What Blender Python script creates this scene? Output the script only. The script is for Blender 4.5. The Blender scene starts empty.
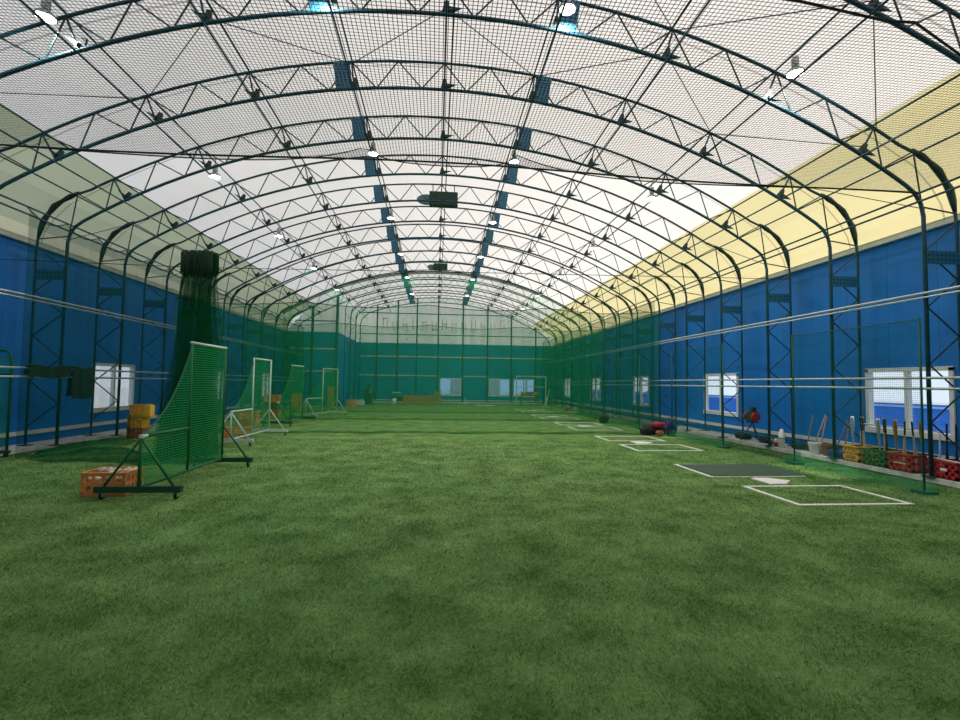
import bpy, math, random
import numpy as np
from mathutils import Vector, Matrix
random.seed(7)
rng = np.random.default_rng(11)
S = bpy.context.scene
COL = S.collection
PI = math.pi

# ------------------------------------------------------------------ helpers
class MB:
    """collects shapes; build() links them as ONE mesh object"""
    def __init__(s):
        s.v, s.f, s.m, s.uv = [], [], [], {}
        s.cur = 0
    def face(s, *idx):
        s.f.append(idx); s.m.append(s.cur)
    def quad(s, a, b, c, d):
        n = len(s.v); s.v += [a, b, c, d]; s.face(n, n+1, n+2, n+3)
    def box(s, c, d, M=None):
        n = len(s.v); hx, hy, hz = d[0]/2, d[1]/2, d[2]/2
        for sx, sy, sz in ((-1,-1,-1),(1,-1,-1),(1,1,-1),(-1,1,-1),(-1,-1,1),(1,-1,1),(1,1,1),(-1,1,1)):
            p = Vector((sx*hx, sy*hy, sz*hz))
            if M is not None: p = M @ p
            s.v.append((p.x+c[0], p.y+c[1], p.z+c[2]))
        for q in ((0,3,2,1),(4,5,6,7),(0,1,5,4),(1,2,6,5),(2,3,7,6),(3,0,4,7)):
            s.face(*[n+i for i in q])
        return s
    def span(s, x0, x1, y0, y1, z0, z1):
        return s.box(((x0+x1)/2, (y0+y1)/2, (z0+z1)/2), (abs(x1-x0), abs(y1-y0), abs(z1-z0)))
    def tube(s, pts, r, n=8, cap=True):
        P = [Vector(p) for p in pts]; rings = []
        R = r if isinstance(r, (list, tuple)) else [r]*len(P)
        prev = None
        for i, p in enumerate(P):
            t = (P[min(i+1, len(P)-1)] - P[max(i-1, 0)])
            if t.length < 1e-9: t = Vector((0,0,1))
            t.normalize()
            if prev is None:
                a = Vector((0,0,1)) if abs(t.z) < .9 else Vector((1,0,0))
                u = t.cross(a).normalized()
            else:
                u = (prev - t*prev.dot(t))
                u = u.normalized() if u.length > 1e-6 else t.orthogonal().normalized()
            prev = u; w = t.cross(u)
            b = len(s.v)
            for k in range(n):
                q = p + (u*math.cos(2*PI*k/n) + w*math.sin(2*PI*k/n))*R[i]
                s.v.append(tuple(q))
            rings.append(b)
        for a, b in zip(rings, rings[1:]):
            for k in range(n): s.face(a+k, a+(k+1) % n, b+(k+1) % n, b+k)
        if cap:
            s.face(*[rings[0]+k for k in reversed(range(n))]); s.face(*[rings[-1]+k for k in range(n)])
        return s
    def bar(s, a, b, w, h=None):
        """rectangular bar from a to b"""
        a, b = Vector(a), Vector(b); d = b-a
        M = d.to_track_quat('Y', 'Z').to_matrix()
        return s.box(tuple((a+b)/2), (w, d.length, h or w), M)
    def lathe(s, prof, n=16, M=None, o=(0,0,0)):
        b0 = len(s.v)
        for r, z in prof:
            for k in range(n):
                p = Vector((r*math.cos(2*PI*k/n), r*math.sin(2*PI*k/n), z))
                if M is not None: p = M @ p
                s.v.append((p.x+o[0], p.y+o[1], p.z+o[2]))
        for i in range(len(prof)-1):
            for k in range(n):
                s.face(b0+i*n+k, b0+i*n+(k+1) % n, b0+(i+1)*n+(k+1) % n, b0+(i+1)*n+k)
        s.face(*[b0+k for k in reversed(range(n))]); s.face(*[b0+(len(prof)-1)*n+k for k in range(n)])
        return s
    def grid(s, fn, nu, nv, lu, lv):
        """fn(a,b) a,b in 0..1 -> point, with UVs in metres"""
        b0 = len(s.v)
        for j in range(nv+1):
            for i in range(nu+1):
                s.uv[len(s.v)] = (i/nu*lu, j/nv*lv)
                s.v.append(tuple(fn(i/nu, j/nv)))
        for j in range(nv):
            for i in range(nu):
                a = b0+j*(nu+1)+i
                s.face(a, a+1, a+nu+2, a+nu+1)
        return s
    def mesh(s, name, mats, smooth=False):
        me = bpy.data.meshes.new(name)
        me.from_pydata(s.v, [], s.f)
        for m in (mats if isinstance(mats, (list, tuple)) else [mats]): me.materials.append(m)
        me.polygons.foreach_set('material_index', s.m)
        if smooth: me.polygons.foreach_set('use_smooth', [True]*len(s.f))
        if s.uv:
            ul = me.uv_layers.new(name='UVMap')
            li = np.empty(len(me.loops), dtype=np.int32); me.loops.foreach_get('vertex_index', li)
            arr = np.zeros((len(s.v), 2)); 
            for k, q in s.uv.items(): arr[k] = q
            ul.data.foreach_set('uv', arr[li].astype(np.float32).ravel())
        me.update()
        return me
    def build(s, name, mats, parent=None, smooth=False, loc=None, rot=None):
        return link(name, s.mesh(name, mats, smooth), parent, loc, rot)

def link(name, data, parent=None, loc=None, rot=None):
    o = bpy.data.objects.new(name, data); COL.objects.link(o)
    if parent is not None: o.parent = parent
    if loc is not None: o.location = loc
    if rot is not None: o.rotation_euler = rot
    return o
def tag(o, label, cat, group=None, kind=None):
    o['label'] = label; o['category'] = cat
    if group: o['group'] = group
    if kind: o['kind'] = kind
    return o
def thing(name, label, cat, loc=(0,0,0), rz=0, group=None):
    o = link(name, None, None, loc, (0,0,rz)); o.empty_display_size = .1
    return tag(o, label, cat, group)
def struct(o):
    o['kind'] = 'structure'; return o
def copy_tree(o, parent=None):
    c = o.copy(); COL.objects.link(c)
    if parent is not None: c.parent = parent
    for ch in list(o.children): copy_tree(ch, c)
    return c

# ------------------------------------------------------------------ materials
def newmat(name):
    m = bpy.data.materials.new(name); m.use_nodes = True
    m.node_tree.nodes.clear(); return m, m.node_tree.nodes, m.node_tree.links
def N(nt, typ, **kw):
    n = nt.new(typ)
    for k, v in kw.items():
        if k.startswith('i_'): n.inputs[k[2:].replace('_', ' ')].default_value = v
        else: setattr(n, k, v)
    return n
def plain(name, col, rough=.5, metal=0, noise=.0, nscale=20, spec=.5, bump=0, bscale=60):
    m, nt, L = newmat(name)
    out = nt.new('ShaderNodeOutputMaterial'); b = nt.new('ShaderNodeBsdfPrincipled')
    b.inputs['Base Color'].default_value = (*col, 1); b.inputs['Roughness'].default_value = rough
    b.inputs['Metallic'].default_value = metal; b.inputs['Specular IOR Level'].default_value = spec
    tc = nt.new('ShaderNodeTexCoord')
    if noise:
        n = N(nt, 'ShaderNodeTexNoise'); n.inputs['Scale'].default_value = nscale; n.inputs['Detail'].default_value = 4
        L.new(tc.outputs['Object'], n.inputs['Vector'])
        r = nt.new('ShaderNodeValToRGB')
        r.color_ramp.elements[0].position = .3; r.color_ramp.elements[1].position = .7
        r.color_ramp.elements[0].color = (*[c*(1-noise) for c in col], 1)
        r.color_ramp.elements[1].color = (*[min(1, c*(1+noise)) for c in col], 1)
        L.new(n.outputs['Fac'], r.inputs['Fac']); L.new(r.outputs['Color'], b.inputs['Base Color'])
    if bump:
        n2 = N(nt, 'ShaderNodeTexNoise'); n2.inputs['Scale'].default_value = bscale
        L.new(tc.outputs['Object'], n2.inputs['Vector'])
        bp = nt.new('ShaderNodeBump'); bp.inputs['Strength'].default_value = bump; bp.inputs['Distance'].default_value = .01
        L.new(n2.outputs['Fac'], bp.inputs['Height']); L.new(bp.outputs['Normal'], b.inputs['Normal'])
    L.new(b.outputs['BSDF'], out.inputs['Surface'])
    return m
def math_(nt, L, op, a, b=None, c=None):
    n = nt.new('ShaderNodeMath'); n.operation = op
    for k, x in enumerate((a, b, c)):
        if x is None: continue
        if isinstance(x, (int, float)): n.inputs[k].default_value = x
        else: L.new(x, n.inputs[k])
    return n.outputs[0]
def net(name, col, pitch, fill, transl=.45, fold=0.0, cloud=0.0):
    """knotted netting: square cells cut out by a procedural mask (UV in metres); pitch None = twine too fine to resolve"""
    m, nt, L = newmat(name)
    out = nt.new('ShaderNodeOutputMaterial'); mix = nt.new('ShaderNodeMixShader')
    tr = nt.new('ShaderNodeBsdfTransparent'); d = nt.new('ShaderNodeBsdfDiffuse'); t = nt.new('ShaderNodeBsdfTranslucent')
    d.inputs['Color'].default_value = (*col, 1); t.inputs['Color'].default_value = (*col, 1)
    m2 = nt.new('ShaderNodeMixShader'); m2.inputs[0].default_value = transl
    L.new(d.outputs[0], m2.inputs[1]); L.new(t.outputs[0], m2.inputs[2])
    tc = nt.new('ShaderNodeTexCoord')
    if pitch:
        sx = nt.new('ShaderNodeSeparateXYZ'); L.new(tc.outputs['UV'], sx.inputs[0])
        us = [math_(nt, L, 'LESS_THAN', math_(nt, L, 'FRACT', math_(nt, L, 'DIVIDE', sx.outputs[k], pitch)), fill) for k in (0, 1)]
        fac = math_(nt, L, 'MAXIMUM', us[0], us[1])
    else:
        sx = nt.new('ShaderNodeSeparateXYZ'); L.new(tc.outputs['UV'], sx.inputs[0])
        cb = nt.new('ShaderNodeCombineXYZ')
        L.new(math_(nt, L, 'MULTIPLY', sx.outputs[0], 5.0), cb.inputs[0]); L.new(math_(nt, L, 'MULTIPLY', sx.outputs[1], .22), cb.inputs[1])
        n = N(nt, 'ShaderNodeTexNoise'); n.inputs['Scale'].default_value = 1.0; n.inputs['Detail'].default_value = 5
        L.new(cb.outputs[0], n.inputs['Vector'])
        fac = math_(nt, L, 'ADD', fill, math_(nt, L, 'MULTIPLY', math_(nt, L, 'SUBTRACT', n.outputs['Fac'], .5), fold))
        cl = nt.new('ShaderNodeClamp'); L.new(fac, cl.inputs[0]); fac = cl.outputs[0]
    L.new(fac, mix.inputs[0]); L.new(tr.outputs[0], mix.inputs[1]); L.new(m2.outputs[0], mix.inputs[2])
    L.new(mix.outputs[0], out.inputs['Surface'])
    return m
def membrane(name, col, transmit, seam=None):
    """coated fabric: reflects a little and lets daylight through; woven seams every bay"""
    m, nt, L = newmat(name)
    out = nt.new('ShaderNodeOutputMaterial'); mx = nt.new('ShaderNodeMixShader'); mx.inputs[0].default_value = transmit
    d = nt.new('ShaderNodeBsdfDiffuse'); t = nt.new('ShaderNodeBsdfTranslucent')
    tc = nt.new('ShaderNodeTexCoord')
    n = N(nt, 'ShaderNodeTexNoise'); n.inputs['Scale'].default_value = .35; n.inputs['Detail'].default_value = 5
    L.new(tc.outputs['Object'], n.inputs['Vector'])
    r = nt.new('ShaderNodeValToRGB')
    r.color_ramp.elements[0].position = .3; r.color_ramp.elements[1].position = .7
    r.color_ramp.elements[0].color = (*[c*.93 for c in col], 1); r.color_ramp.elements[1].color = (*col, 1)
    L.new(n.outputs['Fac'], r.inputs['Fac']); colo = r.outputs['Color']
    if seam:
        sx = nt.new('ShaderNodeSeparateXYZ'); L.new(tc.outputs['Object'], sx.inputs[0])
        fr = math_(nt, L, 'FRACT', math_(nt, L, 'DIVIDE', math_(nt, L, 'ADD', sx.outputs[1], 50.0 - seam[1]), seam[0]))
        ln = math_(nt, L, 'LESS_THAN', fr, .018)
        mc = nt.new('ShaderNodeMix'); mc.data_type = 'RGBA'
        L.new(ln, mc.inputs[0]); L.new(colo, mc.inputs[6]); mc.inputs[7].default_value = (*[c*.55 for c in col], 1)
        colo = mc.outputs[2]
    L.new(colo, d.inputs['Color']); L.new(colo, t.inputs['Color'])
    L.new(d.outputs[0], mx.inputs[1]); L.new(t.outputs[0], mx.inputs[2]); L.new(mx.outputs[0], out.inputs['Surface'])
    return m
def emit(name, col, s):
    m, nt, L = newmat(name)
    out = nt.new('ShaderNodeOutputMaterial'); e = nt.new('ShaderNodeEmission')
    e.inputs['Color'].default_value = (*col, 1); e.inputs['Strength'].default_value = s
    L.new(e.outputs[0], out.inputs['Surface']); return m
def glass(name, tint=(1,1,1), frost=0.0, gloss=.06):
    m, nt, L = newmat(name)
    out = nt.new('ShaderNodeOutputMaterial')
    tr = nt.new('ShaderNodeBsdfTransparent'); tr.inputs['Color'].default_value = (*tint, 1)
    tl = nt.new('ShaderNodeBsdfTranslucent'); tl.inputs['Color'].default_value = (.95,.97,1,1)
    g = nt.new('ShaderNodeBsdfGlossy'); g.inputs['Roughness'].default_value = .03
    a = nt.new('ShaderNodeMixShader'); a.inputs[0].default_value = frost
    L.new(tr.outputs[0], a.inputs[1]); L.new(tl.outputs[0], a.inputs[2])
    b = nt.new('ShaderNodeMixShader'); b.inputs[0].default_value = gloss
    L.new(a.outputs[0], b.inputs[1]); L.new(g.outputs[0], b.inputs[2]); L.new(b.outputs[0], out.inputs['Surface'])
    return m
def panelmat(name, col, axis, pitch):
    """painted cladding with faint vertical panel joints"""
    m, nt, L = newmat(name)
    out = nt.new('ShaderNodeOutputMaterial'); b = nt.new('ShaderNodeBsdfPrincipled'); b.inputs['Roughness'].default_value = .55
    b.inputs['Specular IOR Level'].default_value = .3
    tc = nt.new('ShaderNodeTexCoord'); sx = nt.new('ShaderNodeSeparateXYZ'); L.new(tc.outputs['Object'], sx.inputs[0])
    fr = math_(nt, L, 'FRACT', math_(nt, L, 'DIVIDE', math_(nt, L, 'ADD', sx.outputs[axis], 50.3), pitch))
    ln = math_(nt, L, 'LESS_THAN', fr, .012)
    n = N(nt, 'ShaderNodeTexNoise'); n.inputs['Scale'].default_value = .8; n.inputs['Detail'].default_value = 5
    L.new(tc.outputs['Object'], n.inputs['Vector'])
    r = nt.new('ShaderNodeValToRGB'); r.color_ramp.elements[0].position = .3; r.color_ramp.elements[1].position = .7
    r.color_ramp.elements[0].color = (*[c*.9 for c in col], 1); r.color_ramp.elements[1].color = (*[c*1.08 for c in col], 1)
    L.new(n.outputs['Fac'], r.inputs['Fac'])
    mc = nt.new('ShaderNodeMix'); mc.data_type = 'RGBA'
    L.new(ln, mc.inputs[0]); L.new(r.outputs['Color'], mc.inputs[6]); mc.inputs[7].default_value = (*[c*.55 for c in col], 1)
    L.new(mc.outputs[2], b.inputs['Base Color']); L.new(b.outputs[0], out.inputs['Surface'])
    return m
def turfmat(name, blades):
    m, nt, L = newmat(name)
    out = nt.new('ShaderNodeOutputMaterial')
    geo = nt.new('ShaderNodeNewGeometry'); tc = nt.new('ShaderNodeTexCoord')
    big = N(nt, 'ShaderNodeTexNoise'); big.inputs['Scale'].default_value = 1.7; big.inputs['Detail'].default_value = 9; big.inputs['Roughness'].default_value = .68
    L.new(tc.outputs['Object'], big.inputs['Vector'])
    # worn yellowish run down the middle lanes
    huge = N(nt, 'ShaderNodeTexNoise'); huge.inputs['Scale'].default_value = .16; huge.inputs['Detail'].default_value = 3
    L.new(tc.outputs['Object'], huge.inputs['Vector'])
    r = nt.new('ShaderNodeValToRGB'); e = r.color_ramp.elements
    e[0].position = .38; e[1].position = .66
    if blades: e[0].color = (.040,.128,.026,1); e[1].color = (.35,.585,.25,1)
    else:      e[0].color = (.05,.13,.024,1); e[1].color = (.25,.42,.14,1)
    if blades:
        v = math_(nt, L, 'ADD', math_(nt, L, 'MULTIPLY', big.outputs['Fac'], .62), math_(nt, L, 'MULTIPLY', geo.outputs['Random Per Island'], .38))
    else:
        fine = N(nt, 'ShaderNodeTexNoise'); fine.inputs['Scale'].default_value = 38; fine.inputs['Detail'].default_value = 6; fine.inputs['Roughness'].default_value = .75
        L.new(tc.outputs['Object'], fine.inputs['Vector'])
        v = math_(nt, L, 'ADD', math_(nt, L, 'MULTIPLY', big.outputs['Fac'], .6), math_(nt, L, 'MULTIPLY', fine.outputs['Fac'], .4))
    L.new(v, r.inputs['Fac'])
    mc = nt.new('ShaderNodeMix'); mc.data_type = 'RGBA'; mc.blend_type = 'MIX'
    h2 = nt.new('ShaderNodeValToRGB'); h2.color_ramp.elements[0].position = .42; h2.color_ramp.elements[1].position = .62
    h2.color_ramp.elements[0].color = (0,0,0,1); h2.color_ramp.elements[1].color = (.55,.55,.55,1)
    L.new(huge.outputs['Fac'], h2.inputs['Fac']); L.new(h2.outputs['Color'], mc.inputs[0])
    hs = nt.new('ShaderNodeHueSaturation'); hs.inputs['Hue'].default_value = .478; hs.inputs['Saturation'].default_value = .95; hs.inputs['Value'].default_value = 1.0
    L.new(r.outputs['Color'], hs.inputs['Color']); L.new(r.outputs['Color'], mc.inputs[6]); L.new(hs.outputs['Color'], mc.inputs[7])
    if blades:
        d = nt.new('ShaderNodeBsdfDiffuse'); t = nt.new('ShaderNodeBsdfTranslucent'); mx = nt.new('ShaderNodeMixShader'); mx.inputs[0].default_value = .35
        L.new(mc.outputs[2], d.inputs['Color']); L.new(mc.outputs[2], t.inputs['Color'])
        L.new(d.outputs[0], mx.inputs[1]); L.new(t.outputs[0], mx.inputs[2]); L.new(mx.outputs[0], out.inputs['Surface'])
    else:
        b = nt.new('ShaderNodeBsdfPrincipled'); b.inputs['Roughness'].default_value = .9; b.inputs['Specular IOR Level'].default_value = .08
        L.new(mc.outputs[2], b.inputs['Base Color'])
        bp = nt.new('ShaderNodeBump'); bp.inputs['Strength'].default_value = .9; bp.inputs['Distance'].default_value = .02
        L.new(fine.outputs['Fac'], bp.inputs['Height']); L.new(bp.outputs['Normal'], b.inputs['Normal'])
        L.new(b.outputs[0], out.inputs['Surface'])
    return m
def perforated(name, col):
    m, nt, L = newmat(name)
    out = nt.new('ShaderNodeOutputMaterial'); b = nt.new('ShaderNodeBsdfPrincipled'); b.inputs['Roughness'].default_value = .5
    tc = nt.new('ShaderNodeTexCoord'); sx = nt.new('ShaderNodeSeparateXYZ'); L.new(tc.outputs['Object'], sx.inputs[0])
    q = []
    for k in (0, 2):
        f = math_(nt, L, 'SUBTRACT', math_(nt, L, 'FRACT', math_(nt, L, 'DIVIDE', math_(nt, L, 'ADD', sx.outputs[k], 9.0), .075)), .5)
        q.append(math_(nt, L, 'MULTIPLY', f, f))
    ln = math_(nt, L, 'LESS_THAN', math_(nt, L, 'ADD', q[0], q[1]), .06)
    mc = nt.new('ShaderNodeMix'); mc.data_type = 'RGBA'; L.new(ln, mc.inputs[0])
    mc.inputs[6].default_value = (*col, 1); mc.inputs[7].default_value = (*[c*.2 for c in col], 1)
    L.new(mc.outputs[2], b.inputs['Base Color']); L.new(b.outputs[0], out.inputs['Surface'])
    return m

M = {}
M['steel'] = plain('painted_steel', (.008,.068,.105), .5, .0, .15, 6)
M['steel_thin'] = plain('painted_steel_rod', (.010,.045,.055), .5)
M['plate'] = perforated('perforated_plate', (.022,.15,.26))
M['gusset'] = plain('gusset_steel', (.006,.03,.032), .5)
M['galv'] = plain('galvanised_pipe', (.50,.56,.58), .38, .55, .12, 8)
M['roof'] = membrane('white_roof_fabric', (.86,.81,.81), .555, (1.897, .5))
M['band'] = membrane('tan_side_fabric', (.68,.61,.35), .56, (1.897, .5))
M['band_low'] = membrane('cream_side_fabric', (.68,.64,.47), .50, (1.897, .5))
M['band_shaded'] = membrane('shaded_side_fabric', (.47,.50,.36), .52, (1.897, .5))  # same side fabric, darkened and greened to paint in the sunless left slope
M['gable'] = membrane('white_gable_fabric', (.86,.85,.78), .62)
M['blue_y'] = panelmat('blue_cladding_long', (.002,.165,.56), 1, .95)
M['blue_x'] = panelmat('blue_cladding_end', (.004,.25,.46), 0, .92)
M['white_trim'] = plain('white_trim', (.62,.66,.62), .5, 0, .1, 5)
M['concrete'] = plain('pale_concrete', (.66,.66,.62), .85, 0, .2, 6, bump=.3)
M['turf'] = turfmat('turf_backing', False)
M['blade'] = turfmat('turf_fibre', True)
M['alu'] = plain('white_aluminium', (.66,.70,.72), .4)
M['glass'] = glass('clear_pane', (.93,.97,1))
M['frost'] = glass('frosted_pane', (.95,.98,1), .2)
M['line'] = plain('white_line', (.78,.80,.74), .8, 0, .12, 25)
M['rubber_white'] = plain('white_rubber', (.82,.82,.80), .6, 0, .05, 12)
M['mat'] = plain('dark_green_mat', (.045,.095,.06), .9, 0, .25, 30, bump=.3)
M['green_pipe'] = plain('green_painted_pipe', (.008,.13,.045), .5, 0, 0, 20, .25)
M['post_green'] = plain('dark_green_post', (.006,.10,.06), .5, 0, 0, 20, .25)
M['cover'] = plain('dark_green_cover', (.004,.028,.018), .9)
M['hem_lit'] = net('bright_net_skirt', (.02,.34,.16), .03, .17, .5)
M['glass_blue'] = glass('blue_tinted_pane', (.62,.80,1))
M['dark_pipe'] = plain('dark_green_beam', (.006,.055,.028), .45)
M['white_pipe'] = plain('white_painted_pipe', (.55,.66,.60), .42)
M['caster'] = plain('caster_rubber', (.02,.02,.022), .6)
M['chrome'] = plain('caster_metal', (.5,.52,.52), .3, .8)
M['orange'] = plain('orange_plastic', (.88,.31,.095), .5, 0, .12, 10)
M['yellow'] = plain('yellow_plastic', (.62,.34,.035), .5, 0, .15, 10)
M['yellow2'] = plain('bright_yellow_plastic', (.72,.42,.05), .5, 0, .1, 10)
M['greenp'] = plain('green_plastic', (.04,.20,.04), .5, 0, .1, 10)
M['redp'] = plain('red_plastic', (.50,.028,.03), .5, 0, .1, 10)
M['brownp'] = plain('brown_plastic', (.26,.10,.045), .6, 0, .2, 10)
M['black'] = plain('black_fabric', (.012,.012,.016), .8, 0, .3, 14)
M['black_metal'] = plain('black_metal', (.02,.02,.022), .45)
M['navy'] = plain('navy_fabric', (.02,.03,.16), .8, 0, .2, 12)
M['red'] = plain('red_rubber', (.30,.02,.03), .5)
M['redcloth'] = plain('red_fabric', (.38,.02,.05), .8)
M['ball'] = plain('baseball_leather', (.70,.66,.60), .7, 0, .15, 40)
M['ball2'] = plain('worn_baseball_leather', (.46,.36,.27), .75, 0, .2, 40)
M['wood'] = plain('ash_wood', (.52,.36,.19), .45, 0, .2, 9)
M['wood2'] = plain('brown_wood', (.28,.15,.075), .45, 0, .2, 9)
M['batsilver'] = plain('silver_alloy', (.62,.64,.66), .3, .7)
M['batblack'] = plain('black_alloy', (.03,.03,.035), .35, .2)
M['tape'] = plain('black_grip_tape', (.02,.02,.02), .8)
M['unit'] = plain('dark_green_casing', (.012,.05,.03), .6)
M['fan'] = plain('grey_green_disc', (.10,.20,.21), .6)
M['lamp_body'] = plain('grey_lamp_housing', (.35,.38,.38), .4, .6)
M['reflector'] = plain('blue_reflector', (.05,.20,.60), .4)
M['lamp_on'] = emit('lamp_glow', (1,.98,.92), 9)
M['rope'] = plain('dark_rope', (.012,.02,.018), .9)
M['net_ceiling'] = net('ceiling_netting', (.014,.026,.024), .042, .165, .25)
M['net_front'] = net('green_screen_netting', (.03,.38,.12), .035, .24, .4)
M['net_panel'] = net('right_panel_netting', (.01,.17,.11), .03, .10, .4)
M['net_lane'] = net('lane_netting', (.012,.22,.055), None, .29, .4, .25)
M['net_far'] = net('full_height_netting', (.012,.16,.065), None, .22, .4, .2)
M['net_side'] = net('side_netting', (.004,.06,.045), None, .42, .3, .3)
M['net_bunch'] = net('gathered_netting', (.006,.075,.026), None, .40, .4, 1.7)
M['net_bunch_outer'] = net('gathered_netting_outer', (.007,.09,.03), None, .30, .4, 1.4)
M['net_pile'] = net('piled_netting', (.010,.11,.04), None, .55, .3, .6)
M['hem'] = net('net_hem', (.012,.15,.04), None, .55, .3, .4)
M['ext_white'] = plain('outdoor_pale_wall', (.75,.78,.80), .8)
M['ext_blue'] = plain('outdoor_blue_fence', (.07,.26,.62), .7)
M['ext_ground'] = plain('outdoor_asphalt', (.42,.43,.44), .9, 0, .15, 3)
M['blind'] = plain('grey_blind', (.30,.38,.40), .8)
M['red_print'] = plain('red_print', (.50,.04,.02), .6)
M['white_print'] = plain('white_print', (.75,.74,.72), .6)
M['letter'] = plain('faded_lettering', (.62,.63,.55), .8)

# ------------------------------------------------------------------ dimensions (metres, z up; hall runs along +Y)
X0 = .05                       # ridge line
WX = 8.75                      # wall planes
YN, YF, YC = -3.2, 35.6, 28.6  # near end, far wall, corner-room wall
XC = -5.75                     # corner-room side wall
WT = 4.36                      # cladding top
CZ, RL, RU, RM = -6.86, 13.96, 14.48, 14.62
def zl(x): return CZ + math.sqrt(RL*RL - x*x)
def zu(x): return CZ + math.sqrt(RU*RU - x*x)
def zm(x): return CZ + math.sqrt(RM*RM - x*x)
BAY, TY0 = 1.897, 1.41

# ------------------------------------------------------------------ shell
def holes_wall(axis, pos, t, a0, a1, z0, z1, wins, wz0, wz1):
    m = MB()
    def sp(p0, p1, c0, c1):
        if axis == 'x': m.span(pos, pos+t, p0, p1, c0, c1)
        else: m.span(p0, p1, pos, pos+t, c0, c1)
    sp(a0, a1, z0, wz0); sp(a0, a1, wz1, z1)
    e = [a0] + [q for w in sorted(wins) for q in w] + [a1]
    for i in range(0, len(e), 2): sp(e[i], e[i+1], wz0, wz1)
    return m
WZ0, WZ1 = .68, 1.88
RW = [(7.45, 9.10), (13.33, 15.08), (19.26, 20.90), (25.15, 26.80), (31.0, 32.65)]
LW = [(7.25, 8.95), (13.15, 14.82), (19.18, 20.70), (25.12, 26.4)]
FW = [(.24, 1.80), (3.87, 5.41), (5.70, 7.25)]
struct(holes_wall('x', WX, .1, YN, YF+.1, -.05, WT, RW, WZ0, WZ1).build('wall_right', M['blue_y']))
struct(holes_wall('x', -WX, -.1, YN, YC, -.05, WT, LW, WZ0, WZ1).build('wall_left', M['blue_y']))
struct(holes_wall('y', YF, .1, XC, WX, -.05, WT, FW, .59, 1.84).build('wall_far', M['blue_x']))
struct(MB().span(-WX, XC, YC, YC+.1, -.05, WT).build('wall_corner', M['blue_x']))
struct(MB().span(XC-.1, XC, YC+.1, YF, -.05, WT).build('wall_inner', M['blue_y']))
struct(MB().span(-WX, WX, YN-.1, YN, -.05, WT).build('wall_near', M['blue_x']))
# fabric gables (far, corner, near)
def gable(name, y, xa, xb):
    m = MB(); n = 28
    xs = [xa + (xb-xa)*i/n for i in range(n+1)]
    def top(x):
        ax = abs(x)
        if ax <= 7.6: return zm(ax)
        return 5.63 + (ax-7.6)/(8.7-7.6)*(4.4-5.63)
    for a, b in zip(xs, xs[1:]):
        m.quad((a, y, WT), (b, y, WT), (b, y, top(b)), (a, y, top(a)))
    return struct(m.build(name, M['gable']))
gable('wall_gable', YF+.05, XC, 8.7); gable('wall_gable_corner', YC+.05, -8.7, XC); gable('wall_gable_near', YN-.05, -8.7, 8.7)
m = MB(); m.quad((XC-.02, YC, WT), (XC-.02, YF, WT), (XC-.02, YF, zm(5.8)), (XC-.02, YC, zm(5.8)))
struct(m.build('wall_inner_upper', M['gable']))
# roof fabric
half = [(0, zm(0))] + [(x, zm(x)) for x in (.9,1.8,2.7,3.6,4.5,5.3,6.1,6.7,7.1,7.6)] + [(8.1,5.33),(8.42,4.98),(8.6,4.68),(8.68,4.34)]
prof = [(-x, z) for x, z in reversed(half[1:])] + half
m = MB()
def roofstrip(prof, y0, y1, ny):
    for (xa, za), (xb, zb) in zip(prof, prof[1:]):
        c = max(abs(xa), abs(xb)); lo = max(za, zb)
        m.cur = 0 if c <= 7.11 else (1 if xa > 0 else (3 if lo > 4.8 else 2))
        for j in range(ny):
            ya, yb = y0+(y1-y0)*j/ny, y0+(y1-y0)*(j+1)/ny
            m.quad((xa, ya, za), (xb, ya, zb), (xb, yb, zb), (xa, yb, za))
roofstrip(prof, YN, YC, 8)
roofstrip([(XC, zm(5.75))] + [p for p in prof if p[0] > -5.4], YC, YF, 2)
struct(m.build('ceiling', [M['roof'], M['band'], M['band_low'], M['band_shaded']]))
# turf floor and the ground outside
struct(MB().span(-WX, WX, YN, YF, -.06, 0).build('floor', M['turf']))
g = MB(); g.quad((-60,-40,-.07), (60,-40,-.07), (60,90,-.07), (-60,90,-.07))
struct(g.build('ground', M['ext_ground']))
# concrete kerbs, sill rails at the foot of the wall, white capping at the top
struct(MB().span(7.92, WX, YN, YF, 0, .09).build('baseboard_right', M['concrete']))
struct(MB().span(-WX, -8.15, YN, YC, 0, .09).build('baseboard_left', M['concrete']))
struct(MB().span(XC, 7.92, YF-.25, YF, 0, .09).build('baseboard_far', M['concrete']))
struct(MB().span(-WX, XC, YC-.2, YC, 0, .09).build('baseboard_corner', M['concrete']))
struct(MB().span(8.66, WX+.02, YN, YF, WT-.02, WT+.09).build('trim_1', M['white_trim']))
struct(MB().span(-WX-.02, -8.66, YN, YC, WT-.02, WT+.09).build('trim_2', M['white_trim']))
k = 3
for z0, z1 in ((.17,.24), (1.96,2.03), (3.34,3.42)):          # pale girts across the far wall
    segs = [(XC+.1, .2), (1.85, 3.8), (7.3, WX)] if 1 < z0 < 2 else [(XC+.1, WX)]
    for a, b in segs:
        struct(MB().span(a, b, YF-.05, YF-.002, z0, z1).build('trim_%d' % k, M['white_trim'])); k += 1
for z0, z1 in ((2.05,2.12), (3.34,3.42)):
    struct(MB().span(-8.4, XC-.1, YC-.05, YC-.002, z0, z1).build('trim_%d' % k, M['white_trim'])); k += 1
struct(MB().span(8.68, WX-.002, YN, YF, .28, .36).build('trim_%d' % k, M['white_trim'])); k += 1
struct(MB().span(-WX+.002, -8.68, YN, YC, .28, .36).build('trim_%d' % k, M['white_trim'])); k += 1
for x in (-4.38, -2.89, -1.5, .06, 1.89, 3.72, 5.5, 7.35):      # gable mullions running down the end wall
    struct(MB().span(x-.05, x+.05, YF-.1, YF-.01, .1, zm(abs(x))-.02).build('trim_%d' % k, M['steel'])); k += 1
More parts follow.
